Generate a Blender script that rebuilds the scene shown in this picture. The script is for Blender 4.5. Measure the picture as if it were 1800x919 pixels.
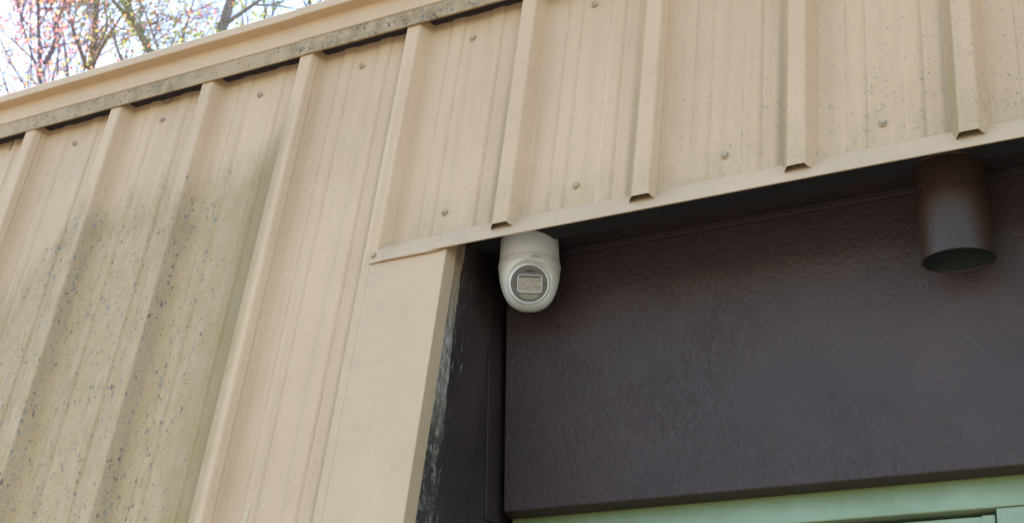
import bpy, bmesh, math, random
from mathutils import Vector, Matrix, noise
scene = bpy.context.scene
for o in list(bpy.data.objects):
    bpy.data.objects.remove(o)
col = scene.collection
R = math.radians

# ------------------------------------------------------------------ camera
def cam_matrix(yaw, pitch, roll, loc):
    f = Vector((math.sin(yaw)*math.cos(pitch), math.cos(yaw)*math.cos(pitch), math.sin(pitch)))
    r = Vector((math.cos(yaw), -math.sin(yaw), 0)); u = r.cross(f)
    r2 = math.cos(roll)*r + math.sin(roll)*u
    u2 = -math.sin(roll)*r + math.cos(roll)*u
    m = Matrix((r2, u2, -f)).transposed().to_4x4()
    return Matrix.Translation(loc) @ m
cd = bpy.data.cameras.new('camera'); cam = bpy.data.objects.new('camera', cd); col.objects.link(cam)
CAM = Vector((2.7842, -2.0295, 1.6))
cam.matrix_world = cam_matrix(-0.5479, 0.5470, 0.1282, CAM)
cd.sensor_fit = 'HORIZONTAL'; cd.sensor_width = 36.0; cd.lens = 36.0*2472.9/1800
cd.clip_start = 0.05; cd.clip_end = 2000
cd.dof.use_dof = True; cd.dof.focus_distance = 3.0; cd.dof.aperture_fstop = 9.0
scene.camera = cam
FPX = 2472.9
def pix(u, v, y):
    """world point on the vertical plane at depth y seen at photo position u, v"""
    d = cam.matrix_world.to_3x3() @ Vector(((u-900)/FPX, -(v-459.5)/FPX, -1))
    return CAM + d*((y-CAM.y)/d.y)

# ------------------------------------------------------------------ sky and sun
SUN_EL, SUN_AZ = R(36), R(-82)          # azimuth from +Y towards +X: the sun stands behind the building, to the left
w = bpy.data.worlds.new('World'); scene.world = w; w.use_nodes = True
nt = w.node_tree; nt.nodes.clear()
sky = nt.nodes.new('ShaderNodeTexSky'); sky.sky_type = 'NISHITA'; sky.sun_disc = False
sky.sun_elevation = SUN_EL; sky.sun_rotation = SUN_AZ
sky.air_density = 1.0; sky.dust_density = 0.5; sky.ozone_density = 0.9; sky.altitude = 200
bg = nt.nodes.new('ShaderNodeBackground'); bg.inputs[1].default_value = 0.13
wo = nt.nodes.new('ShaderNodeOutputWorld')
nt.links.new(sky.outputs[0], bg.inputs[0]); nt.links.new(bg.outputs[0], wo.inputs[0])
sl = bpy.data.lights.new('sun', 'SUN'); sl.energy = 4.0; sl.angle = R(0.5); sl.color = (1, 0.93, 0.82)
so = bpy.data.objects.new('sun', sl); col.objects.link(so)
sd = Vector((math.sin(SUN_AZ)*math.cos(SUN_EL), math.cos(SUN_AZ)*math.cos(SUN_EL), math.sin(SUN_EL)))
so.rotation_euler = sd.to_track_quat('Z', 'Y').to_euler(); so.location = (-6, 12, 20)
scene.render.engine = 'CYCLES'
vs = scene.view_settings
vs.view_transform = 'Standard'; vs.look = 'None'; vs.gamma = 1.0; vs.use_curve_mapping = False
vs.exposure = 2.0
scene.cycles.max_bounces = 5; scene.cycles.diffuse_bounces = 3; scene.cycles.glossy_bounces = 2
scene.cycles.use_adaptive_sampling = True; scene.cycles.adaptive_threshold = 0.02; scene.cycles.caustics_reflective = False; scene.cycles.caustics_refractive = False

# ------------------------------------------------------------------ helpers
def tag(o, label=None, cat=None, group=None, kind=None):
    if label: o['label'] = label
    if cat: o['category'] = cat
    if group: o['group'] = group
    if kind: o['kind'] = kind
    return o
def empty(name, loc=(0, 0, 0)):
    o = bpy.data.objects.new(name, None); o.location = loc; o.empty_display_size = 0.2
    col.objects.link(o); return o
def link(name, me, mat, parent=None, smooth=False):
    o = bpy.data.objects.new(name, me); col.objects.link(o)
    if mat and not me.materials: me.materials.append(mat)
    if smooth:
        me.polygons.foreach_set('use_smooth', [True]*len(me.polygons))
    if parent:
        o.parent = parent
        o.matrix_parent_inverse = Matrix.Identity(4)
    return o
class MB:
    def __init__(s): s.v = []; s.f = []
    def add(s, vs, fs):
        n = len(s.v); s.v += [tuple(p) for p in vs]; s.f += [tuple(i+n for i in q) for q in fs]; return s
    def box(s, a, b):
        (x0, y0, z0), (x1, y1, z1) = a, b
        return s.add([(x0,y0,z0),(x1,y0,z0),(x1,y1,z0),(x0,y1,z0),(x0,y0,z1),(x1,y0,z1),(x1,y1,z1),(x0,y1,z1)],
                     [(0,3,2,1),(4,5,6,7),(0,1,5,4),(1,2,6,5),(2,3,7,6),(3,0,4,7)])
    def loft(s, rings, closed=False, cap=False):
        n = len(rings[0]); base = len(s.v)
        for r in rings: s.v += [tuple(p) for p in r]
        for i in range(len(rings)-1):
            for j in range(n if closed else n-1):
                a = base+i*n+j; b = base+i*n+(j+1) % n
                s.f.append((a, b, b+n, a+n))
        if cap:
            s.f.append(tuple(base+j for j in range(n))[::-1])
            s.f.append(tuple(base+(len(rings)-1)*n+j for j in range(n)))
        return s
    def lathe(s, prof, n=64, mat=None, cap0=False, cap1=False):
        rings = []
        for r, z in prof:
            rings.append([Vector((r*math.cos(2*math.pi*k/n), r*math.sin(2*math.pi*k/n), z)) for k in range(n)])
        if mat is not None: rings = [[mat @ p for p in r] for r in rings]
        b = len(s.v); s.loft(rings, True)
        if cap0: s.f.append(tuple(b+j for j in range(n))[::-1])
        if cap1: s.f.append(tuple(b+(len(rings)-1)*n+j for j in range(n)))
        return s
    def mesh(s, name='m'):
        me = bpy.data.meshes.new(name); me.from_pydata(s.v, [], s.f); me.update(); return me
    def build(s, name, mat, parent=None, smooth=False):
        return link(name, s.mesh(name), mat, parent, smooth)
def bevel(o, width=0.002, seg=2):
    m = o.modifiers.new('bevel', 'BEVEL'); m.width = width; m.segments = seg; m.limit_method = 'ANGLE'; m.angle_limit = R(35)
    return o
def rounded(poly, r=0.002, n=3):
    """round the inner corners of a 2-D polyline"""
    out = [poly[0]]
    for a, b, c in zip(poly, poly[1:], poly[2:]):
        a, b, c = Vector(a), Vector(b), Vector(c)
        d0 = (a-b); d1 = (c-b); t = min(r, d0.length*0.45, d1.length*0.45)
        p0 = b+d0.normalized()*t; p1 = b+d1.normalized()*t
        for k in range(n+1):
            q = k/n; out.append(tuple((1-q)**2*p0+2*q*(1-q)*b+q*q*p1))
    out.append(poly[-1]); return [tuple(p) for p in out]

# ------------------------------------------------------------------ material helpers
class NT:
    def __init__(s, name):
        s.m = bpy.data.materials.new(name); s.m.use_nodes = True
        s.t = s.m.node_tree; s.t.nodes.clear()
        s.out = s.t.nodes.new('ShaderNodeOutputMaterial')
        s.b = s.t.nodes.new('ShaderNodeBsdfPrincipled'); s.t.links.new(s.b.outputs[0], s.out.inputs[0])
        tc = s.t.nodes.new('ShaderNodeTexCoord'); s.co = tc.outputs['Object']
    def L(s, a, b):
        if hasattr(a, 'is_linked') or hasattr(a, 'node'): s.t.links.new(a, b)
        else: b.default_value = a
    def math(s, op, a, b=0.0, c=0.0, clamp=False):
        n = s.t.nodes.new('ShaderNodeMath'); n.operation = op; n.use_clamp = clamp
        s.L(a, n.inputs[0]); s.L(b, n.inputs[1]); s.L(c, n.inputs[2]); return n.outputs[0]
    def mul(s, *a):
        r = a[0]
        for x in a[1:]: r = s.math('MULTIPLY', r, x)
        return r
    def smooth(s, v, lo, hi, o0=0.0, o1=1.0):
        n = s.t.nodes.new('ShaderNodeMapRange'); n.interpolation_type = 'SMOOTHSTEP'
        s.L(v, n.inputs['Value']); n.inputs['From Min'].default_value = lo; n.inputs['From Max'].default_value = hi
        n.inputs['To Min'].default_value = o0; n.inputs['To Max'].default_value = o1; return n.outputs[0]
    def map(s, scale=(1, 1, 1), loc=(0, 0, 0)):
        n = s.t.nodes.new('ShaderNodeMapping'); n.inputs['Scale'].default_value = scale; n.inputs['Location'].default_value = loc
        s.t.links.new(s.co, n.inputs['Vector']); return n.outputs[0]
    def noise(s, scale, vec=None, detail=3, rough=0.55, dist=0.0):
        n = s.t.nodes.new('ShaderNodeTexNoise'); n.inputs['Scale'].default_value = scale
        n.inputs['Detail'].default_value = detail; n.inputs['Roughness'].default_value = rough; n.inputs['Distortion'].default_value = dist
        s.t.links.new(vec or s.co, n.inputs['Vector']); return n.outputs['Fac']
    def xyz(s):
        n = s.t.nodes.new('ShaderNodeSeparateXYZ'); s.t.links.new(s.co, n.inputs[0]); return n.outputs
    def voro(s, scale, vec=None):
        n = s.t.nodes.new('ShaderNodeTexVoronoi'); n.inputs['Scale'].default_value = scale
        s.t.links.new(vec or s.co, n.inputs['Vector'])
        c = s.t.nodes.new('ShaderNodeSeparateColor'); s.t.links.new(n.outputs['Color'], c.inputs[0])
        return n.outputs['Distance'], c.outputs
    def specks(s, scale, presence, rmin, rmax, vec=None, warp=0.0):
        """irregular dots: presence may be a socket (share of cells that hold a dot)"""
        v = vec or s.co
        if warp:
            if not hasattr(s, 'wv'):
                nn = s.t.nodes.new('ShaderNodeTexNoise'); nn.inputs['Scale'].default_value = 150; nn.inputs['Detail'].default_value = 1
                s.t.links.new(s.co, nn.inputs['Vector'])
                vm = s.t.nodes.new('ShaderNodeVectorMath'); vm.operation = 'SUBTRACT'; s.t.links.new(nn.outputs['Color'], vm.inputs[0]); vm.inputs[1].default_value = (.5, .5, .5)
                s.wv = vm.outputs[0]
            vs_ = s.t.nodes.new('ShaderNodeVectorMath'); vs_.operation = 'SCALE'; s.t.links.new(s.wv, vs_.inputs[0]); vs_.inputs['Scale'].default_value = warp/scale
            va = s.t.nodes.new('ShaderNodeVectorMath'); va.operation = 'ADD'; s.t.links.new(v, va.inputs[0]); s.t.links.new(vs_.outputs[0], va.inputs[1]); v = va.outputs[0]
        d, c = s.voro(scale, v)
        has = s.math('LESS_THAN', c[0], presence)
        r = s.math('MULTIPLY_ADD', c[1], rmax-rmin, rmin)
        e = s.math('SUBTRACT', r, d)
        return s.mul(has, s.smooth(e, 0.0, 0.10))
    def mix(s, fac, a, b, mode='MIX'):
        n = s.t.nodes.new('ShaderNodeMix'); n.data_type = 'RGBA'; n.blend_type = mode
        s.L(fac, n.inputs[0])
        for x, i in ((a, 6), (b, 7)):
            if isinstance(x, tuple): n.inputs[i].default_value = (*x, 1)
            else: s.t.links.new(x, n.inputs[i])
        return n.outputs[2]
    def ramp(s, v, pts):
        n = s.t.nodes.new('ShaderNodeValToRGB'); s.t.links.new(v, n.inputs[0]); e = n.color_ramp.elements
        while len(e) < len(pts): e.new(0.5)
        for el, (p, c) in zip(e, pts):
            el.position = p; el.color = (*c, 1) if isinstance(c, tuple) else (c, c, c, 1)
        return n.outputs[0]
    def bump(s, h, strength=0.3, dist=0.002):
        n = s.t.nodes.new('ShaderNodeBump'); n.inputs['Strength'].default_value = strength; n.inputs['Distance'].default_value = dist
        s.t.links.new(h, n.inputs['Height']); s.t.links.new(n.outputs[0], s.b.inputs['Normal'])
    def set(s, color=None, rough=None, metal=None, spec=None):
        for nm, v in (('Base Color', color), ('Roughness', rough), ('Metallic', metal), ('Specular IOR Level', spec)):
            if v is None: continue
            i = s.b.inputs[nm]
            if isinstance(v, tuple): i.default_value = (*v, 1)
            elif isinstance(v, (int, float)): i.default_value = v
            else: s.t.links.new(v, i)
        return s.m
def simple(name, c, rough=0.5, var=0.12, scale=30, spec=None, metal=None, bump=0.0):
    n = NT(name); f = n.noise(scale, detail=4)
    k = n.smooth(f, 0.3, 0.7, 1-var, 1+var)
    cc = n.mix(1.0, c, c, 'MIX')
    hs = n.t.nodes.new('ShaderNodeHueSaturation'); n.t.links.new(k, hs.inputs['Value']); hs.inputs['Color'].default_value = (*c, 1)
    if bump: n.bump(f, bump)
    return n.set(hs.outputs[0], rough, metal, spec)

PITCH = 0.3048
TAN = (0.50, 0.405, 0.285)
def siding_material():
    n = NT('tan_siding_paint'); x, y, z = n.xyz()
    blot = n.noise(2.2, detail=4); streak = n.noise(1.0, n.map((34, 20, .9)), detail=5, rough=.6); fine = n.noise(90, n.map((1, 1, .45)), detail=4, rough=.65)
    c = n.mix(n.smooth(blot, .3, .7), (.505, .350, .205), (.565, .398, .237))
    c = n.mix(n.mul(n.smooth(streak, .42, .72), .30), c, (.38, .265, .150))
    c = n.mix(n.mul(n.smooth(fine, .50, .75), .12), c, (.29, .21, .13))
    fx = n.math('FRACT', n.math('MULTIPLY', n.math('ADD', x, PITCH*10), 1/PITCH))
    mott = n.noise(24, n.map((1, 1, .45)), detail=6, rough=.7)
    grime_n = n.smooth(mott, .36, .62)
    # run-off lines at the feet of the small ribs, dirt that settled beside the big ribs
    for c0 in (.283, .405, .623, .745):
        d = n.math('ABSOLUTE', n.math('SUBTRACT', fx, c0))
        c = n.mix(n.mul(n.smooth(d, .010, .0), .34, grime_n), c, (.25, .195, .11))
    foot = n.mul(n.smooth(fx, .82, .885), n.smooth(fx, .953, .944))
    side = n.mul(foot, n.smooth(z, 3.70, 3.2, .45, 1), n.smooth(streak, .3, .6, .65, 1))
    c = n.mix(n.mul(side, .85), c, (.25, .185, .085))
    low = n.mul(n.smooth(x, 1.27, 1.33), n.smooth(z, 3.30, 3.13), grime_n)       # dirt above the header trim
    c = n.mix(n.mul(low, .30), c, (.30, .235, .125))
    # the weathered, algae-filmed part of the wall
    zl = n.ramp(n.math('MULTIPLY_ADD', x, .5, .5), [(.0, .0), (.40, .0), (.5425, .37), (.595, .585), (.62, .73), (.685, .725), (.78, .765), (.805, .69), (.87, .735), (.905, .76), (.925, .93), (.96, .98)])
    zline = n.math('MULTIPLY_ADD', zl, .6, 3.0)
    wob = n.math('MULTIPLY_ADD', n.noise(1.0, n.map((22, 10, 5)), detail=6, rough=.7), .34, -.17)
    st = n.math('SUBTRACT', n.math('ADD', zline, wob), z)
    left = n.smooth(x, .925, .905)
    film = n.mul(n.smooth(st, -.07, .11), left)
    c = n.mix(n.mul(film, n.smooth(mott, .28, .72, .55, .92)), c, (.385, .270, .122))
    c = n.mix(n.mul(film, n.smooth(fine, .48, .68), .20), c, (.23, .165, .10))
    c = n.mix(n.mul(film, n.smooth(streak, .50, .72), .25), c, (.27, .19, .10))
    ol = n.mul(n.smooth(x, .745, .865), n.smooth(x, .908, .885), n.smooth(n.math('SUBTRACT', n.math('MULTIPLY_ADD', x, 1.1, 2.60), n.math('ADD', z, n.mul(wob, .5))), -.02, .14), n.smooth(streak, .25, .62, .35, 1))
    c = n.mix(n.mul(ol, .80), c, (.245, .182, .058))
    rim = n.mul(film, n.smooth(st, .22, .05), grime_n)
    c = n.mix(n.mul(rim, .25), c, (.27, .195, .075))
    c = n.mix(n.mul(film, foot, .5), c, (.25, .18, .08))
    # lichen
    clump = n.smooth(mott, .42, .66)
    slope = n.mul(n.smooth(fx, .050, .060), n.smooth(fx, .130, .115))
    c = n.mix(n.mul(film, slope, .15), c, (.35, .265, .205))  # right rib slopes greyed: bluish side light put into the colour
    dens = n.mul(film, n.smooth(x, .86, .70), n.math('ADD', n.math('ADD', n.mul(clump, .70), .22), n.mul(slope, .42)))
    right = n.mul(n.smooth(x, 1.75, 2.35), n.smooth(z, 3.50, 3.22), n.smooth(mott, .38, .62))
    s1 = n.specks(105, n.math('MULTIPLY', dens, n.smooth(n.noise(60, n.map((1, 1, .6), (1, 0, 2)), detail=2), .40, .60, .15, 1.25)), .08, .46, n.map((1, 1, .62)), warp=1.0)
    s2 = n.specks(170, n.math('ADD', n.mul(dens, 1.0), n.math('ADD', n.mul(film, .10), n.mul(right, .75))), .12, .42, warp=.8)
    lc = n.mix(n.smooth(n.noise(45, detail=1), .42, .58), (.095, .086, .072), (.165, .192, .180))
    c = n.mix(n.mul(s1, .80), c, lc); c = n.mix(n.mul(s2, .62), c, lc)
    gd = n.smooth(z, 3.72, 2.9, .08, .42)                                          # fly specks and grit
    g = n.specks(125, gd, .05, .19, n.map((1, 1, 1), (2, 0, 0)), warp=.6); c = n.mix(n.mul(g, .7), c, (.14, .11, .07))
    can = n.noise(1.0, n.map((7, 3, 2.2)), detail=1)
    n.bump(n.math('ADD', n.mul(can, 6.0), n.math('ADD', n.mul(n.math('ADD', s1, s2), .5), n.mul(fine, .3))), .35, .0012)
    return n.set(c, n.smooth(mott, .3, .7, .44, .62), None, .35)
def trim_material(name, lichen=0.0, base=(.530, .376, .228), dirt=.15):
    n = NT(name); x, y, z = n.xyz()
    blot = n.noise(4.0, detail=4); fine = n.noise(120, detail=3); mott = n.noise(28, n.map((1, 1, 1)), detail=5, rough=.65)
    c = n.mix(n.smooth(blot, .3, .7), tuple(v*.95 for v in base), tuple(v*1.04 for v in base))
    c = n.mix(n.mul(n.smooth(mott, .5, .75), dirt), c, (.25, .205, .12))
    c = n.mix(n.mul(n.smooth(fine, .55, .8), .12), c, (.25, .2, .13))
    if lichen:
        big = n.smooth(n.noise(5.0, detail=3), .36, .62)
        c = n.mix(n.math('MULTIPLY_ADD', n.mul(n.smooth(mott, .35, .65), big), .5, .45), c, (.225, .160, .070))
        dens = n.mul(n.math('ADD', n.mul(big, .75), .30), n.smooth(n.noise(35, detail=3), .32, .58), lichen)
        s1 = n.specks(75, dens, .10, .42, warp=.9); s2 = n.specks(150, dens, .15, .45, warp=.8)
        lc = n.mix(n.smooth(n.noise(30), .42, .6), (.085, .075, .055), (.145, .165, .145))
        c = n.mix(n.mul(s1, .85), c, lc); c = n.mix(n.mul(s2, .75), c, lc)
        n.bump(n.math('ADD', s1, s2), .3, .001)
    else:
        g = n.specks(70, .16, .04, .13, warp=.5); c = n.mix(n.mul(g, .8), c, (.12, .10, .07))
        c = n.mix(n.mul(n.smooth(n.noise(9, detail=5), .5, .75), .14), c, (.30, .23, .14))
    return n.set(c, .5, None, .35)
def dark_paint(name, base=(.032, .020, .022), rough=.36, relief=.5):
    n = NT(name); x, y, z = n.xyz()
    blot = n.noise(5, detail=5)
    c = n.mix(n.smooth(blot, .3, .7), tuple(v*.86 for v in base), tuple(v*1.16 for v in base))
    a = n.noise(1.0, n.map((85, 85, 26)), detail=6, rough=.7, dist=.15)      # plywood grain and brush marks under thick paint
    b = n.noise(105, detail=5, rough=.68)
    rid = n.math('ABSOLUTE', n.math('SUBTRACT', a, .5)); crack = n.smooth(rid, .035, .0)
    area = n.smooth(n.noise(4.0, n.map((1, 1, 1), (9, 2, 0)), detail=4, rough=.6), .40, .62, .35, 1.25)
    h = n.math('ADD', n.mul(b, 1.45), n.mul(n.math('ADD', n.mul(a, .6), n.mul(crack, -.16)), area))
    n.bump(h, relief, .0035)
    fl = n.specks(38, .035, .015, .05, n.map((1, 1, .6)), warp=.5); c = n.mix(n.mul(fl, .8), c, (.34, .31, .26))
    dust = n.mul(n.smooth(z, 2.85, 3.12), n.smooth(b, .58, .74)); c = n.mix(n.mul(dust, .35), c, (.13, .085, .03))
    return n.set(c, rough, None, .5)
def jamb_material():
    n = NT('worn_jamb_paint'); x, y, z = n.xyz()
    edge = n.smooth(z, 2.5, 3.05, .060, .036)
    jag = n.math('MULTIPLY_ADD', n.noise(1.0, n.map((45, 45, 14)), detail=6, rough=.7), n.smooth(z, 2.5, 3.0, .07, .02), n.smooth(z, 2.5, 3.0, -.035, -.01))
    d = n.math('SUBTRACT', n.math('ADD', edge, jag), y)
    bare = n.smooth(d, -.001, .003)
    grain = n.noise(1.0, n.map((220, 220, 9)), detail=6, rough=.7); gn = n.noise(60, detail=5, rough=.7)
    wood = n.ramp(grain, [(.30, (.035, .026, .020)), (.48, (.16, .125, .09)), (.60, (.30, .25, .195)), (.72, (.55, .51, .44))])
    wood = n.mix(n.mul(n.smooth(z, 2.80, 2.66), n.smooth(gn, .38, .55)), wood, (.035, .030, .022))
    wood = n.mix(n.smooth(z, 2.93, 3.0, 0, .75), wood, (.30, .235, .14))
    pal = n.mul(n.smooth(z, 2.74, 2.82), n.smooth(z, 2.98, 2.88)); wood = n.mix(n.mul(pal, n.smooth(gn, .42, .6), .55), wood, (.42, .385, .32))
    blot = n.noise(6, detail=4)
    paint = n.mix(n.smooth(blot, .3, .7), (.031, .021, .021), (.047, .032, .030))
    chip = n.mul(n.smooth(n.noise(1.0, n.map((160, 160, 26), (3, 1, 0)), detail=5, rough=.7), .60, .66), n.smooth(y, .115, .045))
    paint = n.mix(chip, paint, (.36, .345, .31))
    fl = n.specks(45, .02, .02, .07, n.map((1, 1, .35)), warp=.5); paint = n.mix(n.mul(fl, .8), paint, (.32, .32, .32))
    c = n.mix(bare, paint, wood)
    n.bump(n.math('ADD', n.mul(bare, grain, .9), n.mul(n.noise(1.0, n.map((90, 90, 12)), detail=5), .35)), .7, .005)
    return n.set(c, n.smooth(bare, 0, 1, .38, .85), None, .4)

M_side = siding_material()
M_trim = trim_material('tan_trim_paint')
M_jtrim = trim_material('tan_corner_paint', dirt=.12, base=(.515, .368, .226))
M_lich = trim_material('lichen_spotted_trim', 1.0)
M_brown = dark_paint('dark_brown_paint', (.038, .0215, .0205), .42, .55)
M_soff = dark_paint('dark_brown_soffit_paint', rough=.5, relief=.25)
M_mold = dark_paint('dark_brown_molding_paint', (.034, .022, .022), .34, .3)
M_jamb = jamb_material()
M_core = simple('shade_dark_sheathing', (.012, .010, .010), .9)
M_foam_shade = simple('black_foam_and_shade', (.026, .019, .022), .95, bump=.3)
M_scr = simple('weathered_screw_paint', (.44, .345, .225), .42, .35, 400)
M_wash = simple('grey_washer', (.30, .225, .14), .5, .4, 300)
M_white = None
def rust(): 
    n = NT('rust_stain'); return n.set((.32, .07, .035), .8)

# ------------------------------------------------------------------ ground
def ground_material():
    n = NT('worn_concrete_ground'); a = n.noise(.35, detail=6); b = n.noise(40, detail=4)
    c = n.mix(n.smooth(a, .3, .7), (.21, .185, .15), (.28, .245, .20)); c = n.mix(n.mul(n.smooth(b, .4, .7), .35), c, (.12, .105, .085))
    n.bump(b, .3, .004); return n.set(c, .85)
g = MB(); N = 24; S = 600.0
g.add([(-S, -S, 0), (S, -S, 0), (S, S, 0), (-S, S, 0)], [(0, 1, 2, 3)])
tag(g.build('ground', ground_material()), kind='structure')

# ------------------------------------------------------------------ the building
bld = empty('metal_clad_building', (1.2, 0, 0))
tag(bld, 'tan ribbed metal building with stained siding and dark brown recessed entry', 'building')
class P:
    @staticmethod
    def put(mb, name, mat, parent=bld, smooth=False):
        """meshes are written in world coordinates; shift them into the parent's frame"""
        base = Vector(bld.location)
        mb.v = [tuple(Vector(p)-base) for p in mb.v]
        return mb.build(name, mat, parent, smooth)
# object coordinates run with the building's origin, so shift the origin back: keep texture space = world
bld.location = (0, 0, 0)

ZTOP = 3.80; HDR = 3.1455; RH = 0.032; RT = 0.0174; RB = 0.0365
def bay_points(k):
    """profile of one bay: rib k and the two small ribs after it (x, y)"""
    c = k*PITCH
    pts = [(c-RB, 0), (c-RT, -RH), (c+RT, -RH), (c+RB, 0)]
    for m in (.1045, .2085):
        pts += [(c+m-.0195, 0), (c+m-.0125, -.0028), (c+m+.0125, -.0028), (c+m+.0195, 0)]
    return pts
JX = 1.41; JX2 = 3.96
def panel(j):
    """one sheet: ribs 3j+1 .. 3j+3; its last rib laps over the next sheet"""
    ks = [3*j+1, 3*j+2, 3*j+3]
    x0 = (3*j)*PITCH + (RT+RB)/2 - .006
    pts = [(x0, -RH*(RB-(x0-3*j*PITCH))/(RB-RT)+.0008), (3*j*PITCH+RB, 0)]
    for m in (.1045, .2085):
        c = 3*j*PITCH
        pts += [(c+m-.0195, 0), (c+m-.0125, -.0028), (c+m+.0125, -.0028), (c+m+.0195, 0)]
    for k in ks[:-1]: pts += bay_points(k)
    c = ks[-1]*PITCH
    o = .0012
    pts += [(c-RB-.004, 0), (c-RT-o*.4, -RH-o), (c+RT+o*.4, -RH-o), (c+(RT+RB)/2+.001, -RH/2-o), (c+(RT+RB)/2+.0008, -RH/2+.0006)]
    pr = rounded(pts, .0035, 3)
    mb = MB()
    rnd = random.Random(j)
    def zbot(xa, xb):
        m = (xa+xb)/2
        if m < 1.2192+.02 or m > JX2+.15: return 0.05
        return None
    for (xa, ya), (xb, yb) in zip(pr, pr[1:]):
        m = (xa+xb)/2
        full = m < 1.2192+RB+.003 or m > JX2+.20
        def zb(yy): return 0.05 if full else (3.1245-.006*min(1, max(0, 1+yy/RH)*7))
        mb.add([(xa, ya, zb(ya)), (xb, yb, zb(yb)), (xb, yb, ZTOP), (xa, ya, ZTOP)], [(0, 1, 2, 3)])
    return P.put(mb, 'wall_panel', M_side)
panels = {j: panel(j) for j in (-3, -2, -1, 0, 1, 2, 3, 4)}

# screws: washer plus hexagonal head, each its own sub-part of the sheet it holds
def screw_mesh():
    bm = MB()
    bm.lathe([(.0001, -.0005), (.0082, -.0005), (.0086, .0012), (.0062, .0026), (.0001, .0026)], 20)
    w_me = bm.mesh('washer')
    hm = MB(); hm.lathe([(.0046, .0026), (.0046, .0060), (.0036, .0070), (.0001, .0070)], 6)
    nv = len(bm.v); bm.add(hm.v, hm.f)
    me = bm.mesh('screw'); me.materials.append(M_wash); me.materials.append(M_scr)
    nf = len(bm.f)-len(hm.f)
    for i, p in enumerate(me.polygons): p.material_index = 1 if i >= nf else 0
    return me
SC = screw_mesh()
def screw(x, y, z, parent, rx=0.0, ry=0.0):
    o = bpy.data.objects.new('screw', SC); col.objects.link(o); o.parent = parent
    o.location = (x, y, z); o.rotation_euler = (R(90)+rx, ry, random.uniform(0, 1)); return o
random.seed(4)
for k in range(-7, 13):
    x = (k+.5)*PITCH + random.uniform(-.004, .004)
    j = (k-0)//3
    jj = math.floor(k/3)
    if jj in panels:
        screw(x, .0, 3.679+random.uniform(-.004, .004), panels[jj], random.uniform(-.12, .12), random.uniform(-.12, .12))
        if 4 <= k <= 12: screw(x, .0, 3.2015, panels[jj], random.uniform(-.1, .1), random.uniform(-.1, .1))
        elif k < 4: screw(x, .0, 1.9, panels[jj])

# backing behind the sheets, coloured near-black to stand for shade in the rib slots
mb = MB().box((-2.9, .006, 0.0), (JX-.03, .10, 3.79)); P.put(mb, 'sheathing', M_core)
mb = MB().box((JX-.0301, .0065, 3.155), (JX2+.03, .10, 3.791)); P.put(mb, 'sheathing', M_core)
mb = MB().box((JX2+.03, .006, 0.0), (4.55, .10, 3.79)); P.put(mb, 'sheathing', M_core)
for k in range(-9, 15):                                   # foam closures between ribs, near-black to paint the shadow under the eave too
    mb = MB(); a = k*PITCH+RB-.004; b = (k+1)*PITCH-RB+.004; nseg = 10; rings = []
    for i in range(nseg+1):
        x = a+(b-a)*i/nseg; t = .0016*noise.noise(Vector((x*35, k, 0)))
        rings.append([(x, .0005, 3.750+t), (x, -.029, 3.751), (x, -.029, 3.765), (x, .0005, 3.765)])
    mb.loft(rings, True, True); P.put(mb, 'closure_shade_strip', M_foam_shade)

for k in range(5, 13):                                    # dark plugs added to paint shade into the cut rib ends above the header trim
    c0 = k*PITCH
    q = [(c0-RB+.004, .003), (c0-RT+.002, -RH+.0025), (c0+RT-.002, -RH+.0025), (c0+RB-.004, .003)]
    P.put(MB().loft([[(a, b, 3.139+random.uniform(-.001, .001)) for a, b in q], [(a, b, 3.17) for a, b in q]], True, True), 'rib_shade_plug', M_foam_shade)
# eave trim: two lengths lapped at a joint, each a lichen-spotted lower leg and a folded upper moulding
def eave(x0, x1, dy, dz):
    n = max(2, int((x1-x0)/.12)); lo, up = [], []
    for i in range(n+1):
        x = x0+(x1-x0)*i/n
        w1 = .0025*noise.noise(Vector((x*1.3, dy*100, 0)))+dz + (.010*max(0, (.25-x)/.6) if x < .25 else 0)*.5
        prof_lo = [(-.0300, 3.7375), (-.0360+dy, 3.7335), (-.0372+dy, 3.7345), (-.0470+dy, 3.7705)]
        prof_up = [(-.0478+dy, 3.7706), (-.0500+dy, 3.7725), (-.0535+dy, 3.8165), (-.0550+dy, 3.8185), (-.0800+dy, 3.8205), (-.0820+dy, 3.8220), (-.0835+dy, 3.8435), (-.0815+dy, 3.8465), (-.03, 3.850)]
        lo.append([(x, y, z+w1) for y, z in prof_lo]); up.append([(x, y, z+w1) for y, z in prof_up])
    P.put(MB().loft(lo), 'eave_trim_leg', M_lich); o = P.put(MB().loft(up), 'eave_trim', M_trim)
    return o
et = eave(-2.7, .912, 0, 0); eave(.896, 4.3, -.0016, .0006)
for u, v in ((102, 170), (155, 172.5), (45, 194), (70, 180), (546, 58), (610, 42)):
    p = pix(u, v, -.052)
# roof and the far side of the building
mb = MB().loft([[(x, -.031, 3.849), (x, 2.7, 4.10), (x, 5.4, 3.86)] for x in (-2.7, 4.3)])
P.put(mb, 'roof', simple('tan_roof_metal', (.42, .34, .24), .5))
mb = MB().add([(-2.7, .1, 0), (-2.7, 5.4, 0), (-2.7, 5.4, 3.85), (-2.7, 2.7, 4.09), (-2.7, .1, 3.82), (4.3, .1, 0), (4.3, 5.4, 0), (4.3, 5.4, 3.85), (4.3, 2.7, 4.09), (4.3, .1, 3.82)],
              [(0, 1, 2, 3, 4), (5, 9, 8, 7, 6), (1, 6, 7, 2)])
P.put(mb, 'end_wall', simple('tan_end_wall', (.45, .36, .25), .55))

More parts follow.
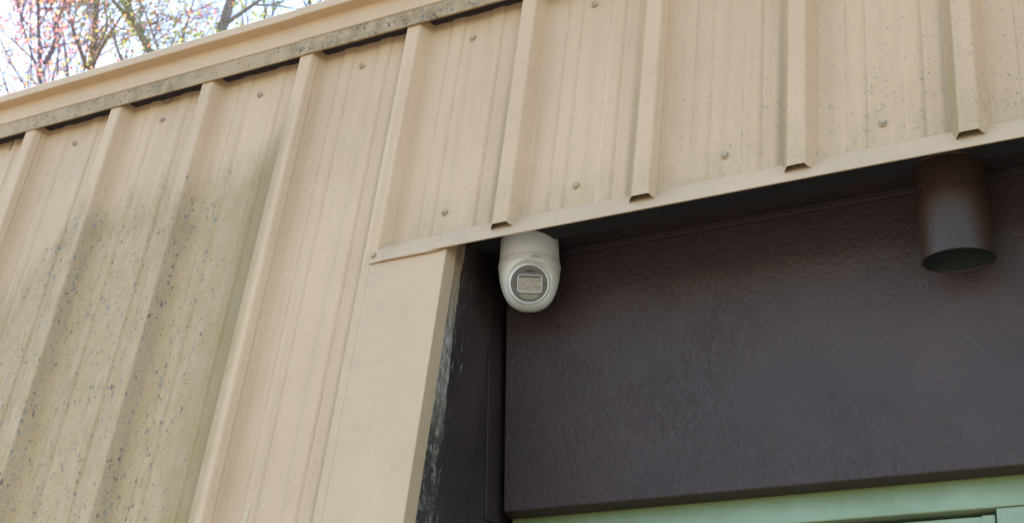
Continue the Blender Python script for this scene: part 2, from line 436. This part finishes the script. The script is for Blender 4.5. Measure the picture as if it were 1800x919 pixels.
# header trim: a drip flashing under the cut sheets, two lengths
def header(xs, dy, dz):
    rings = []
    for x, flat in xs:
        wz = .0012*noise.noise(Vector((x*2.1, 3, dy*50)))
        if flat == 1:
            prof = [(-.0345, 3.1150), (-.0365, 3.1140), (-.0368, 3.1120), (-.0395, 3.0800), (-.0385, 3.0790), (-.0375, 3.0840)]
        else:
            prof = [(.0000, 3.1475), (-.0030, 3.1465), (-.0055, 3.1440), (-.0305, 3.0890), (-.0290, 3.0882), (-.0280, 3.0940)]
        if flat == 2: prof[3:] = [(-.0420, 3.0805), (-.0405, 3.0795), (-.0390, 3.0840)]
        rings.append([(x, y-dy, z+dz+wz) for y, z in prof])
    return MB().loft(rings)
h1 = P.put(header([(1.2255, 1), (1.2385, 1), (1.262, 2), (1.30, 2), (1.395, 2)], 0, 0), 'header_trim', M_trim)
h2 = P.put(header([(1.378, 2), (1.42, 2), (1.47, 0)]+[(1.57+i*.1, 0) for i in range(25)], .0018, .0022), 'header_trim', M_trim)
screw(1.2335, -.0368, 3.0975, h1)
# corner flashing beside the opening
def corner(xa, xb, s):
    hem = .013*s
    prof = [(xa, -.0335), (xa, -.0362), (xa+hem, -.0362), (xa+hem+.002*s, -.0352), (xb-.0015*s, -.0352), (xb, -.0340), (xb, .0030), (xb-.004*s, .0040)]
    rings = []
    for i in range(33):
        z = 3.0875*i/32; ww = .0009*noise.noise(Vector((z*3, xa, 1)))
        rings.append([(x, y+ww, z if k < 6 else z*3.138/3.0875) for k, (x, y) in enumerate(prof)])
    return P.put(MB().loft(rings), 'corner_trim', M_jtrim)
corner(1.2125, JX, 1); corner(JX2+.20, JX2, -1)

# jamb boards of the recess (front edge worn to bare wood)
TH = R(12)
def jamb(x, s):
    nz = 150; y0, y1 = .0045, .42; z0, z1 = 2.2, 3.24
    mb = MB(); ys = [y0+(.173-y0)*(k/46)**1.5 for k in range(47)]+[.1745]+[.176+(y1-.176)*k/14 for k in range(15)]; ny = len(ys)-1
    vs_ = []
    for i in range(nz+1):
        z = z0+(z1-z0)*i/nz
        for jy in range(ny+1):
            y = ys[jy]
            e = max(0, 1-(y-y0)/.05)
            d = e*(.006*noise.noise(Vector((y*90, z*16, 0)))+.004*noise.noise(Vector((y*200, z*60, 3)))-.002)+.0008*noise.noise(Vector((y*8, z*3, 5)))
            vs_.append((x+s*d-s*(.001 if y < .174 else .0140), y, z))
    W = ny+1
    fs = [(i*W+k, i*W+k+1, (i+1)*W+k+1, (i+1)*W+k) for i in range(nz) for k in range(ny)]
    mb.add(vs_, fs)
    fe = [(a, (a[0]-s*.05, a[1], a[2])) for a in vs_[::W]]
    b0 = len(mb.v)
    for a, b in fe: mb.v += [a, b]
    mb.f += [(b0+2*i, b0+2*i+1, b0+2*i+3, b0+2*i+2) for i in range(len(fe)-1)]
    mb.box((x-s*.05, y0+.004, 0) if s > 0 else (x, y0+.004, 0), (x, y1, 2.199) if s > 0 else (x-s*.05, y1, 2.199))
    return P.put(mb, 'jamb_board', M_jamb)
jamb(JX, 1); jamb(JX2, -1)
# sloped soffit, header panel leaning with it, its moulding and the batten in the corner
def tilt_box(x0, x1, a0, a1, b0, b1):
    """box in the tilted frame: a runs down the panel from its top edge, b runs inwards"""
    o = Vector((0, .187, 3.185)); dn = Vector((0, math.sin(TH), -math.cos(TH))); inn = Vector((0, math.cos(TH), math.sin(TH)))
    def q(x, a, b): v = o+dn*a+inn*b; return (x, v.y, v.z)
    return MB().add([q(x0, a0, b0), q(x1, a0, b0), q(x1, a0, b1), q(x0, a0, b1), q(x0, a1, b0), q(x1, a1, b0), q(x1, a1, b1), q(x0, a1, b1)],
                    [(0, 1, 2, 3), (7, 6, 5, 4), (4, 5, 1, 0), (5, 6, 2, 1), (6, 7, 3, 2), (7, 4, 0, 3)])
SX0, SX1 = JX+.001, JX2-.001          # clear width of the recess
soff = P.put(tilt_box(SX0-.019, SX1, -.03, 0, -.176, .10), 'soffit', M_soff)
hp_ = MB().loft([[(x, .1871, 3.1845), (x, .3000, 2.6525), (x, .3345, 2.6490), (x, .3345, 3.15), (x, .23, 3.19)] for x in (SX0+.007, SX1)], True, True)
hp_ = P.put(hp_, 'header_panel', M_brown); bevel(hp_, .003)
bevel(P.put(tilt_box(SX0+.001, SX1, .0006, .0150, -.011, -.0004), 'molding', M_soff, hp_), .0015)
bevel(P.put(tilt_box(SX0-.0150, SX0-.0090, .003, .565, -.041, .02), 'batten', M_soff, hp_), .001)
# flush nail heads and paint drips are too small to see; the green door frame below
n_ = NT('mint_green_paint'); xx, yy, zz = n_.xyz()
moss = n_.mul(n_.smooth(n_.math('ADD', zz, n_.math('MULTIPLY', n_.noise(22, detail=5), .03)), 2.615, 2.668), .85)
cgr = n_.mix(n_.smooth(n_.noise(8, detail=4), .3, .7), (.215, .280, .168), (.245, .315, .195))
cgr = n_.mix(moss, cgr, (.105, .135, .03))
cgr = n_.mix(n_.mul(n_.specks(60, .06, .04, .14, warp=.6), .6), cgr, (.09, .13, .09))
n_.bump(n_.noise(70, detail=4), .25, .002)
M_green = n_.set(cgr, .42)
fr = P.put(MB().box((1.42, .3355, 2.594), (SX1, .40, 2.72)), 'door_head', M_green); bevel(fr, .003)
for a, b in ((1.4205, 1.50), (2.373, 2.47), (3.86, SX1)):
    bevel(P.put(MB().box((a, .3345, .0), (b, .40, 2.5925)), 'door_post', M_green), .003)
def door(a, b):
    d = P.put(MB().box((a, .347, .02), (b, .392, 2.584)), 'door', M_green); bevel(d, .002)
    st_ = .022
    for q in ((a+.0005, .3435, .03, a+st_, 2.5835), (b-st_, .3435, .03, b-.0005, 2.5835)):
        P.put(MB().box((q[0], q[1], q[2]), (q[3], .3468, q[4])), 'edge_strip', M_green, d)
    mbh = MB(); mbh.lathe([(.001, .05), (.022, .05), (.026, .035), (.012, .02), (.012, 0), (.03, 0)], 20, Matrix.Translation((b-.09, .346, 1.0)) @ Matrix.Rotation(R(90), 4, 'X'))
    P.put(mbh, 'handle', simple('brass_%d' % int(a*10), (.55, .42, .18), .3, metal=.9), d, True)
door(1.504, 2.369); door(2.474, 3.856)
P.put(MB().box((1.415, .10, 3.23), (3.955, .35, 3.245)), 'lintel', M_core)
P.put(MB().box((1.42, .30, .0005), (3.955, .45, .02)), 'threshold', simple('concrete_sill', (.3, .28, .25), .9))

# small marks: rust nick, a scraped streak, dead stalks caught under the eave
M_rust = rust()
def sliver(pts, y, mat, name, par):
    mb = MB(); nn = len(pts); l = []; r = []
    for (x, z, w_) in pts: l.append((x-w_, y, z)); r.append((x+w_, y, z))
    mb.loft([[a, b] for a, b in zip(l, r)]); return P.put(mb, name, mat, par)
c_ = pix(1507, 122, -.0006)
sliver([(c_.x+.0020, c_.z+.011, .0002), (c_.x+.0008, c_.z+.004, .0006), (c_.x-.0002, c_.z-.003, .0016), (c_.x-.0012, c_.z-.009, .0008)], -.0006, M_rust, 'rust_nick', panels[2])
M_scrape = simple('bare_primer', (.66, .62, .44), .7, .2, 200)
random.seed(9)
for sx, sz, ln, wd in ((1.0295, 2.600, .095, .0024), (1.018, 2.555, .05, .0012), (1.046, 2.60, .022, .0009), (1.052, 2.578, .02, .0009)):
    pts = []
    for i in range(9):
        t = i/8; pts.append((sx+.004*(t-.5)+random.uniform(-.0012, .0012), sz+ln*(t-.5), wd*(1-abs(2*t-1)**2)*random.uniform(.5, 1)+.0002))
    sliver(pts, -.0050 if abs(sx-1.0195) < .010 else -.0007, M_scrape, 'paint_scrape', panels[1])
def tube(mb, pts, rads, n=6):
    rings = []
    for i, p in enumerate(pts):
        t = (pts[min(i+1, len(pts)-1)]-pts[max(i-1, 0)])
        t = t.normalized() if t.length > 1e-9 else Vector((0, 0, 1))
        a = t.orthogonal().normalized(); b = t.cross(a)
        rings.append([p+(a*math.cos(2*math.pi*k/n)+b*math.sin(2*math.pi*k/n))*rads[i] for k in range(n)])
    mb.loft(rings, True); return mb
M_stalk = simple('dry_stalk', (.10, .07, .05), .8)
for us in ([(24, 243), (22, 250), (20, 257), (16, 264)], [(286, 172), (287, 180), (291, 183), (297, 180), (301, 174)], [(307, 172), (303, 176), (299, 176)]):
    mb = tube(MB(), [pix(u, v, -.004) for u, v in us], [.0012]*len(us)); P.put(mb, 'dry_stalk', M_stalk, panels[-1] if us[0][0] < 30 else panels[0])

# ------------------------------------------------------------------ security camera
def plain(name, c, rough, spec=.5, metal=0.0):
    n = NT(name); f = n.noise(40, detail=3); k = n.mix(n.smooth(f, .3, .7), tuple(v*.96 for v in c), c)
    return n.set(k, rough, metal, spec)
M_wht = plain('white_camera_plastic', (.84, .87, .83), .34)
M_glass = plain('smoked_face_glass', (.10, .092, .082), .14, .6)
M_ring = plain('bright_ring', (.80, .82, .83), .25)
n = NT('lens_window_glass'); M_lens = n.set(n.mix(n.smooth(n.noise(1.0, n.map((60, 60, 420)), detail=4, rough=.7), .35, .65), (.20, .175, .135), (.38, .34, .265)), .22, None, .6)
M_ir = plain('infrared_window', (.20, .185, .125), .2, .6)
M_blue = plain('blue_print', (.10, .38, .55), .5)
M_dot = plain('dark_dot', (.02, .02, .02), .5)
def soffit_pt(x, y):
    return Vector((x, y, 3.185-(.187-y)*math.tan(TH)))
SCP = (1.5185, .104)
sc = empty('security_camera', soffit_pt(*SCP)); sc.rotation_euler = (TH, 0, 0)
tag(sc, 'white turret security camera with blue letters hanging under the brown soffit', 'camera')
bpy.context.view_layer.update()
MW = Matrix.Translation(sc.location) @ sc.rotation_euler.to_matrix().to_4x4(); MI = MW.inverted()
MB().lathe([(.0582, -.0002), (.0596, -.0010), (.0603, -.0028), (.0622, -.048), (.0618, -.0490), (.0606, -.0492)], 96, cap0=True, cap1=True).build('base_ring', M_wht, sc, True)
CZ = -.0945
prof = [(.0608, -.0492), (.0630, -.0498), (.0644, -.058), (.0646, -.066), (.0636, -.0675), (.0630, -.078), (.0612, -.092), (.0580, -.106), (.0538, -.119), (.0480, -.131), (.0400, -.141), (.0290, -.1485), (.0150, -.1530), (.0003, -.1543)]
body = MB().lathe(prof, 96, cap0=True, cap1=True).build('body', M_wht, sc, True)
# direction in which the eye looks (local frame): towards the yard in front of the wall
look = (MI.to_3x3() @ Vector((.450, -.735, -.515))).normalized()
up_l = (MI.to_3x3() @ Vector((0, 0, 1))); xr = up_l.cross(look)*-1
xr = look.cross(up_l).normalized()*-1; yu = look.cross(xr).normalized()
E0 = Vector((0, 0, CZ))
def face(px, py, d): return E0+xr*px+yu*py+look*d
xr, yu = xr*math.cos(R(5))+yu*math.sin(R(5)), yu*math.cos(R(5))-xr*math.sin(R(5))
FM = Matrix((xr, yu, look)).transposed().to_4x4(); FM.translation = E0
cut = MB().lathe([(.0468, .0380), (.0500, .056), (.0540, .11)], 72, FM, cap0=True, cap1=True)
cme = cut.mesh('socket_cut'); bm_ = bmesh.new(); bm_.from_mesh(cme); bmesh.ops.recalc_face_normals(bm_, faces=bm_.faces); bm_.to_mesh(cme); bm_.free()
bme = body.data; bm_ = bmesh.new(); bm_.from_mesh(bme); bmesh.ops.recalc_face_normals(bm_, faces=bm_.faces); bm_.to_mesh(bme); bm_.free()
cobj = bpy.data.objects.new('socket_cut', cme); col.objects.link(cobj); cobj.parent = sc
bo = body.modifiers.new('socket', 'BOOLEAN'); bo.object = cobj; bo.operation = 'DIFFERENCE'; bo.solver = 'EXACT'
bpy.context.view_layer.update()
dg = bpy.context.evaluated_depsgraph_get()
nm = bpy.data.meshes.new_from_object(body.evaluated_get(dg)); body.modifiers.clear(); body.data = nm
bpy.data.objects.remove(cobj)
es = nm.edges
bm_ = bmesh.new(); bm_.from_mesh(nm)
for e in bm_.edges: e.smooth = not (len(e.link_faces) == 2 and e.calc_face_angle(0) > R(28))
for f_ in bm_.faces: f_.smooth = True
bm_.to_mesh(nm); bm_.free()
# the eye: ball rim, bright ring, glass, lens window, infrared window
EM = FM.copy(); EM.translation = FM.translation-xr*.0012-yu*.0012
eye = MB().lathe([(.0440, .0402), (.0438, .0440), (.0428, .0500), (.0405, .0545), (.0392, .0560)], 72, EM, cap1=True).build('eyeball', M_wht, sc, True)
MB().lathe([(.0390, .0556), (.0390, .0570), (.0386, .0574), (.0379, .0574), (.0376, .0569), (.0376, .0556)], 72, EM).build('face_ring', M_ring, eye, True)
MB().lathe([(.0378, .0564), (.0100, .0564), (.0002, .0564)], 72, EM).build('face_glass', M_glass, eye)
def rrect(w_, h_, r, n=6):
    pts = []
    for cx, cy, a0 in ((w_-r, h_-r, 0), (-w_+r, h_-r, 90), (-w_+r, -h_+r, 180), (w_-r, -h_+r, 270)):
        for k in range(n+1):
            a = R(a0+90*k/n); pts.append((cx+r*math.cos(a), cy+r*math.sin(a)))
    return pts
def ring_of(outer, inner, d0, d1, name, mat, par, off=(0, 0)):
    mb = MB(); f3 = lambda pts, d: [face(x+off[0], y+off[1], d) for x, y in pts]
    mb.loft([f3(outer, d0), f3(outer, d1), f3(inner, d1), f3(inner, d0)], True); return mb.build(name, mat, par)
def plate(pts, d, name, mat, par, off=(0, 0)):
    mb = MB(); mb.add([face(x+off[0], y+off[1], d) for x, y in pts], [tuple(range(len(pts)))]); return mb.build(name, mat, par)
ring_of(rrect(.0248, .0180, .0062), rrect(.0240, .0172, .0055), .0562, .0576, 'window_frame', M_ring, eye, (0, -.001))
plate(rrect(.0240, .0172, .0055), .0566, 'lens_window', M_lens, eye, (0, -.001))
slot = [(.019*math.cos(R(a)), .0105*math.sin(R(a))) for a in range(180, 361, 10)]
slot = [(-.020, .001)]+[(.020*math.cos(R(a)), -.0005+.0095*math.sin(R(a))) for a in range(185, 356, 10)]+[(.020, .001)]
plate(slot, .0571, 'infrared_window', M_ir, eye, (0, -.0235))
ring_of([(x*1.06, y*1.12) for x, y in slot], slot, .0563, .0573, 'infrared_rim', M_dot, eye, (0, -.0235))
plate([(-.0232, .0008), (.0232, .0008), (.0222, .0045), (.0190, .0058), (-.0190, .0058), (-.0222, .0045)], .0568, 'window_hood_shadow', M_glass, eye, (0, .0098))  # dark plate painting a hood shadow across the top of the window
plate([(.011*math.cos(R(a)), .0022*math.sin(R(a))) for a in range(0, 360, 20)], .0568, 'sensor_slot', M_dot, eye, (0, .0245))
for s_ in (-1, 1):
    plate([(.0012*math.cos(R(a)), .0030*math.sin(R(a))) for a in range(0, 360, 30)], .0567, 'sensor_slot', M_dot, eye, (s_*.0305, -.001))
# print on the body: blue letters above the eye, small tab and pin hole
fc = bpy.data.curves.new('letters', 'FONT'); fc.body = 'ENS'; fc.size = .0105; fc.align_x = 'CENTER'; fc.space_character = .95
fo = bpy.data.objects.new('letters_tmp', fc); col.objects.link(fo); bpy.context.view_layer.update()
tm = bpy.data.meshes.new_from_object(fo.evaluated_get(bpy.context.evaluated_depsgraph_get())); bpy.data.objects.remove(fo)
def on_body(s_, z, lift=.0004):
    a0 = math.atan2(look.y, look.x)+LOFF/.063
    for (r0, z0), (r1, z1) in zip(prof, prof[1:]):
        if z1 <= z <= z0: r = r0+(r1-r0)*(z-z0)/(z1-z0); break
    else: r = .065
    a = a0+s_/.063; return Vector(((r+lift)*math.cos(a), (r+lift)*math.sin(a), z))
LOFF = .012
bm_ = bmesh.new(); bm_.from_mesh(tm); bmesh.ops.subdivide_edges(bm_, edges=bm_.edges, cuts=1)
for v in bm_.verts: v.co = on_body(v.co.x, -.0640+v.co.y*1.0)
bm_.to_mesh(tm); bm_.free(); tm.materials.clear()
link('letters', tm, M_blue, body)
def dot(s_, z, r, mat, name):
    MB().add([on_body(s_+r*math.cos(R(a)), z+r*math.sin(R(a)), .0003) for a in range(0, 360, 45)], [tuple(range(8))]).build(name, mat, body)
dot(-.044, -.064, .0008, M_dot, 'pin_hole')

# ------------------------------------------------------------------ downlight
M_bronze = plain('dark_bronze_enamel', (.038, .020, .014), .46, .42)
n = NT('dark_reflector'); M_refl = n.set((.028, .034, .030), .45)
dl = empty('downlight', soffit_pt(2.372, .118)); dl.rotation_euler = (TH, 0, 0)
tag(dl, 'dark bronze cylinder downlight hanging under the soffit', 'light fixture')
LR, LL = .0635, .187
MB().lathe([(.0655, -.0003), (.0660, -.006), (LR, -.0065)], 72, cap0=True).build('canopy_plate', M_bronze, dl, True)
ho = MB().lathe([(LR, -.006), (LR+.0002, -LL+.004), (LR+.0006, -LL+.001), (LR, -LL), (LR-.0014, -LL+.0006), (LR-.0016, -LL+.004)], 96).build('housing', M_bronze, dl, True)
MB().lathe([(LR-.0016, -LL+.004), (LR-.003, -LL+.06), (LR-.010, -LL+.10), (.045, -LL+.125), (.001, -LL+.13)], 96).build('reflector', M_refl, dl, True)
MB().lathe([(.036, -LL+.124), (.038, -LL+.11), (.030, -LL+.100), (.012, -LL+.094), (.0005, -LL+.093)], 48).build('lamp', plain('grey_lamp_glass', (.10, .11, .10), .2), dl, True)

# ------------------------------------------------------------------ trees behind the building
def bark(name, a, b, sc_=1.0):
    n = NT(name); f = n.noise(1.0, n.map((30*sc_, 30*sc_, 8*sc_)), detail=5); n.bump(f, .5, .01)
    return n.set(n.mix(n.smooth(f, .35, .65), a, b), .85)
def leafmat(name, cols):
    n = NT(name); oi = n.t.nodes.new('ShaderNodeNewGeometry')
    c = n.ramp(oi.outputs['Random Per Island'], [(i/max(1, len(cols)-1), c) for i, c in enumerate(cols)])
    tr = n.t.nodes.new('ShaderNodeBsdfTranslucent'); n.t.links.new(c, tr.inputs[0])
    mx = n.t.nodes.new('ShaderNodeMixShader'); mx.inputs[0].default_value = .62
    n.set(c, .5); n.t.links.new(n.b.outputs[0], mx.inputs[1]); n.t.links.new(tr.outputs[0], mx.inputs[2]); n.t.links.new(mx.outputs[0], n.out.inputs[0])
    return n.m
B_dark = bark('purple_grey_bark', (.13, .10, .115), (.21, .165, .175)); B_tan = bark('tan_bark', (.17, .13, .085), (.30, .24, .16)); B_grey = bark('grey_bark', (.15, .13, .11), (.26, .225, .19))
L_pink = leafmat('pink_buds', [(.55, .13, .16), (.68, .27, .28), (.62, .30, .22), (.62, .47, .20)])
L_org = leafmat('orange_leaves', [(.65, .17, .11), (.68, .33, .15), (.64, .50, .18), (.50, .48, .15)])
L_yel = leafmat('yellow_green_leaves', [(.60, .54, .20), (.42, .45, .12), (.28, .34, .09), (.62, .57, .28)])
L_grn = leafmat('green_leaves', [(.10, .15, .03), (.17, .23, .04), (.30, .33, .06), (.42, .40, .10)])
def tree(seed, p_lo, p_hi, rad, label, mat, lmat, leaves, leaf, spread=2.0, nl=14, zlo=9.5, zhi=18.0, ivy=0, extra=(), cl=.16, twig=1.0, up=.55):
    rnd = random.Random(seed)
    d = (p_hi-p_lo)/(p_hi.z-p_lo.z)
    def axis(z):
        q = z-p_lo.z
        k = d*q if q > 0 else d*q*max(0.0, 1-(-q)/30)      # straightens towards the ground
        v = p_lo+k; v.z = z; return v
    base = axis(0); root = empty('tree', (base.x, base.y, 0)); tag(root, label, 'tree', 'trees behind the roof')
    off = Vector(root.location)
    zt = zhi; mb = MB(); pts, rr = [], []
    for i in range(29):
        z = zt*i/28; w_ = Vector((noise.noise(Vector((z*.35, seed, 0))), noise.noise(Vector((z*.35, seed, 5))), 0))*.10*min(1, abs(z-p_lo.z)/2)
        pts.append(axis(z)+w_-off); f = 1-z/zt
        zr = 1-p_lo.z/zt
        rr.append(max(.010, rad*(f/zr)**.75 if f < zr else rad*(1+1.3*(f-zr))))
    tube(mb, pts, rr, 10)
    tips = []
    def limb(p, dr, ln, r, lvl):
        n = 7; q = p.copy(); P_, R_ = [q.copy()], [r]; v = dr.normalized()
        for i in range(n):
            v = (v+Vector((rnd.gauss(0, .08), rnd.gauss(0, .08), rnd.gauss(.03, .07)))).normalized()
            q = q+v*ln/n; P_.append(q.copy()); R_.append(max(.0036, r*(1-.75*(i+1)/n)))
            if lvl < 3 and i >= 1:
                for _ in range(1 if rnd.random() < .66*twig else 0):
                    sdv = Vector((rnd.gauss(0, 1), rnd.gauss(0, 1), rnd.gauss(.35, .6))).normalized()
                    limb(q, (v*.8+sdv*.75), ln*rnd.uniform(.35, .62), R_[-1]*.7, lvl+1)
            if lvl >= 1: tips.append((q.copy(), lvl))
        tube(mb, P_, R_, 5 if lvl else 7)
    for i in range(nl):
        z = zlo+(zt-.6-zlo)*(i+rnd.random()*.8)/nl; a = rnd.uniform(0, 2*math.pi); s_ = spread*(1-.55*(z-zlo)/(zt-zlo))
        k = min(27, int(z/zt*28)); r = rr[k]*rnd.uniform(.35, .6)
        limb(axis(z)-off, Vector((math.cos(a), math.sin(a), up*rnd.uniform(.6, 1.8))), s_*rnd.uniform(.7, 1.3), min(r, .05), 0)
    for (pa, pb, r) in extra:
        limb(pa-off, pb-pa, (pb-pa).length*1.25, r, 0)
    mb.build('trunk', mat, root, True)
    lm = MB()
    def leafq(p, s_):
        a = Vector((rnd.gauss(0, 1), rnd.gauss(0, 1), rnd.gauss(0, 1))).normalized(); b = a.orthogonal().normalized(); c = a.cross(b)
        l = s_*rnd.uniform(.6, 1.3); w_ = l*.42
        lm.add([p, p+b*l*.5+c*w_+a*l*.08, p+b*l, p+b*l*.5-c*w_+a*l*.08], [(0, 1, 2), (0, 2, 3)])
    for i in range(leaves):
        p, lv = rnd.choice(tips)
        k = rnd.randint(1, 4)
        for _ in range(k): leafq(p+Vector((rnd.gauss(0, cl), rnd.gauss(0, cl), rnd.gauss(0, cl))), leaf)
    for i in range(ivy):
        z = rnd.uniform(5, 15); a = rnd.uniform(0, 6.28); leafq(axis(z)-off+Vector((math.cos(a), math.sin(a), 0))*(rad+rnd.uniform(-.01, .07)), leaf*.9)
    lm.build('crown', lmat, root)
    return root
Y1 = 8.0
tree(1, pix(71, 135, Y1), pix(66, 0, Y1), .030, 'slender dark maple with pink buds, leftmost above the roof edge', B_dark, L_pink, 1100, .054, 2.4, 18, 10.0, 17.5,
     extra=((pix(78, 112, Y1), pix(132, 5, Y1), .030), (pix(76, 128, Y1), pix(125, 45, Y1), .016), (pix(100, 130, Y1+.3), pix(112, 40, Y1+.3), .016), (pix(70, 70, Y1), pix(0, 30, Y1), .012), (pix(66, 95, Y1), pix(10, 48, Y1), .012)), cl=.12)
tree(2, pix(161, 112, 9.2), pix(174, 0, 9.2), .062, 'tan trunked tree with orange and red spring leaves', B_tan, L_org, 1000, .060, 2.2, 12, 10.5, 18.5, ivy=350,
     extra=((pix(150, 118, 9.0), pix(128, 20, 9.0), .040), (pix(128, 45, 9.0), pix(85, 0, 9.0), .022), (pix(152, 90, 9.0), pix(205, 0, 9.0), .018), (pix(172, 100, 9.0), pix(240, 68, 9.0), .012)), cl=.14)
tree(3, pix(260, 86, 8.4), pix(216, 0, 8.4), .052, 'leaning tree clad in yellowish ivy above the roof edge', B_tan, L_yel, 650, .056, 2.0, 9, 10.5, 17.0, ivy=1500, cl=.15)
tree(4, pix(390, 52, 9.5), pix(404, 0, 9.5), .078, 'thick grey trunk standing right of the ivy clad tree', B_grey, L_yel, 550, .060, 2.2, 9, 11.5, 19.0, ivy=260, cl=.16)
tree(5, pix(462, 60, 10.5), pix(470, 0, 10.5), .045, 'bushy tree with dense yellow green leaves', B_tan, L_grn, 1300, .065, 2.2, 17, 9.5, 16.3, cl=.20)
tree(6, pix(578, 10, 9.5), pix(586, -40, 9.5), .085, 'dark trunk just showing at the right end of the roof line', B_grey, L_yel, 200, .055, 1.8, 9, 13.5, 19.0, cl=.16)
tree(7, pix(318, 80, 10.8), pix(340, 0, 10.8), .034, 'thin pale sapling with sparse yellow leaves between two larger trunks', B_dark, L_yel, 600, .060, 2.4, 10, 10.0, 18.0, cl=.18)
tree(8, pix(118, 120, 11.5), pix(104, 0, 11.5), .032, 'thin tree with pink leaves behind the slender dark maple', B_dark, L_pink, 600, .060, 2.6, 10, 11.0, 19.0, cl=.16)
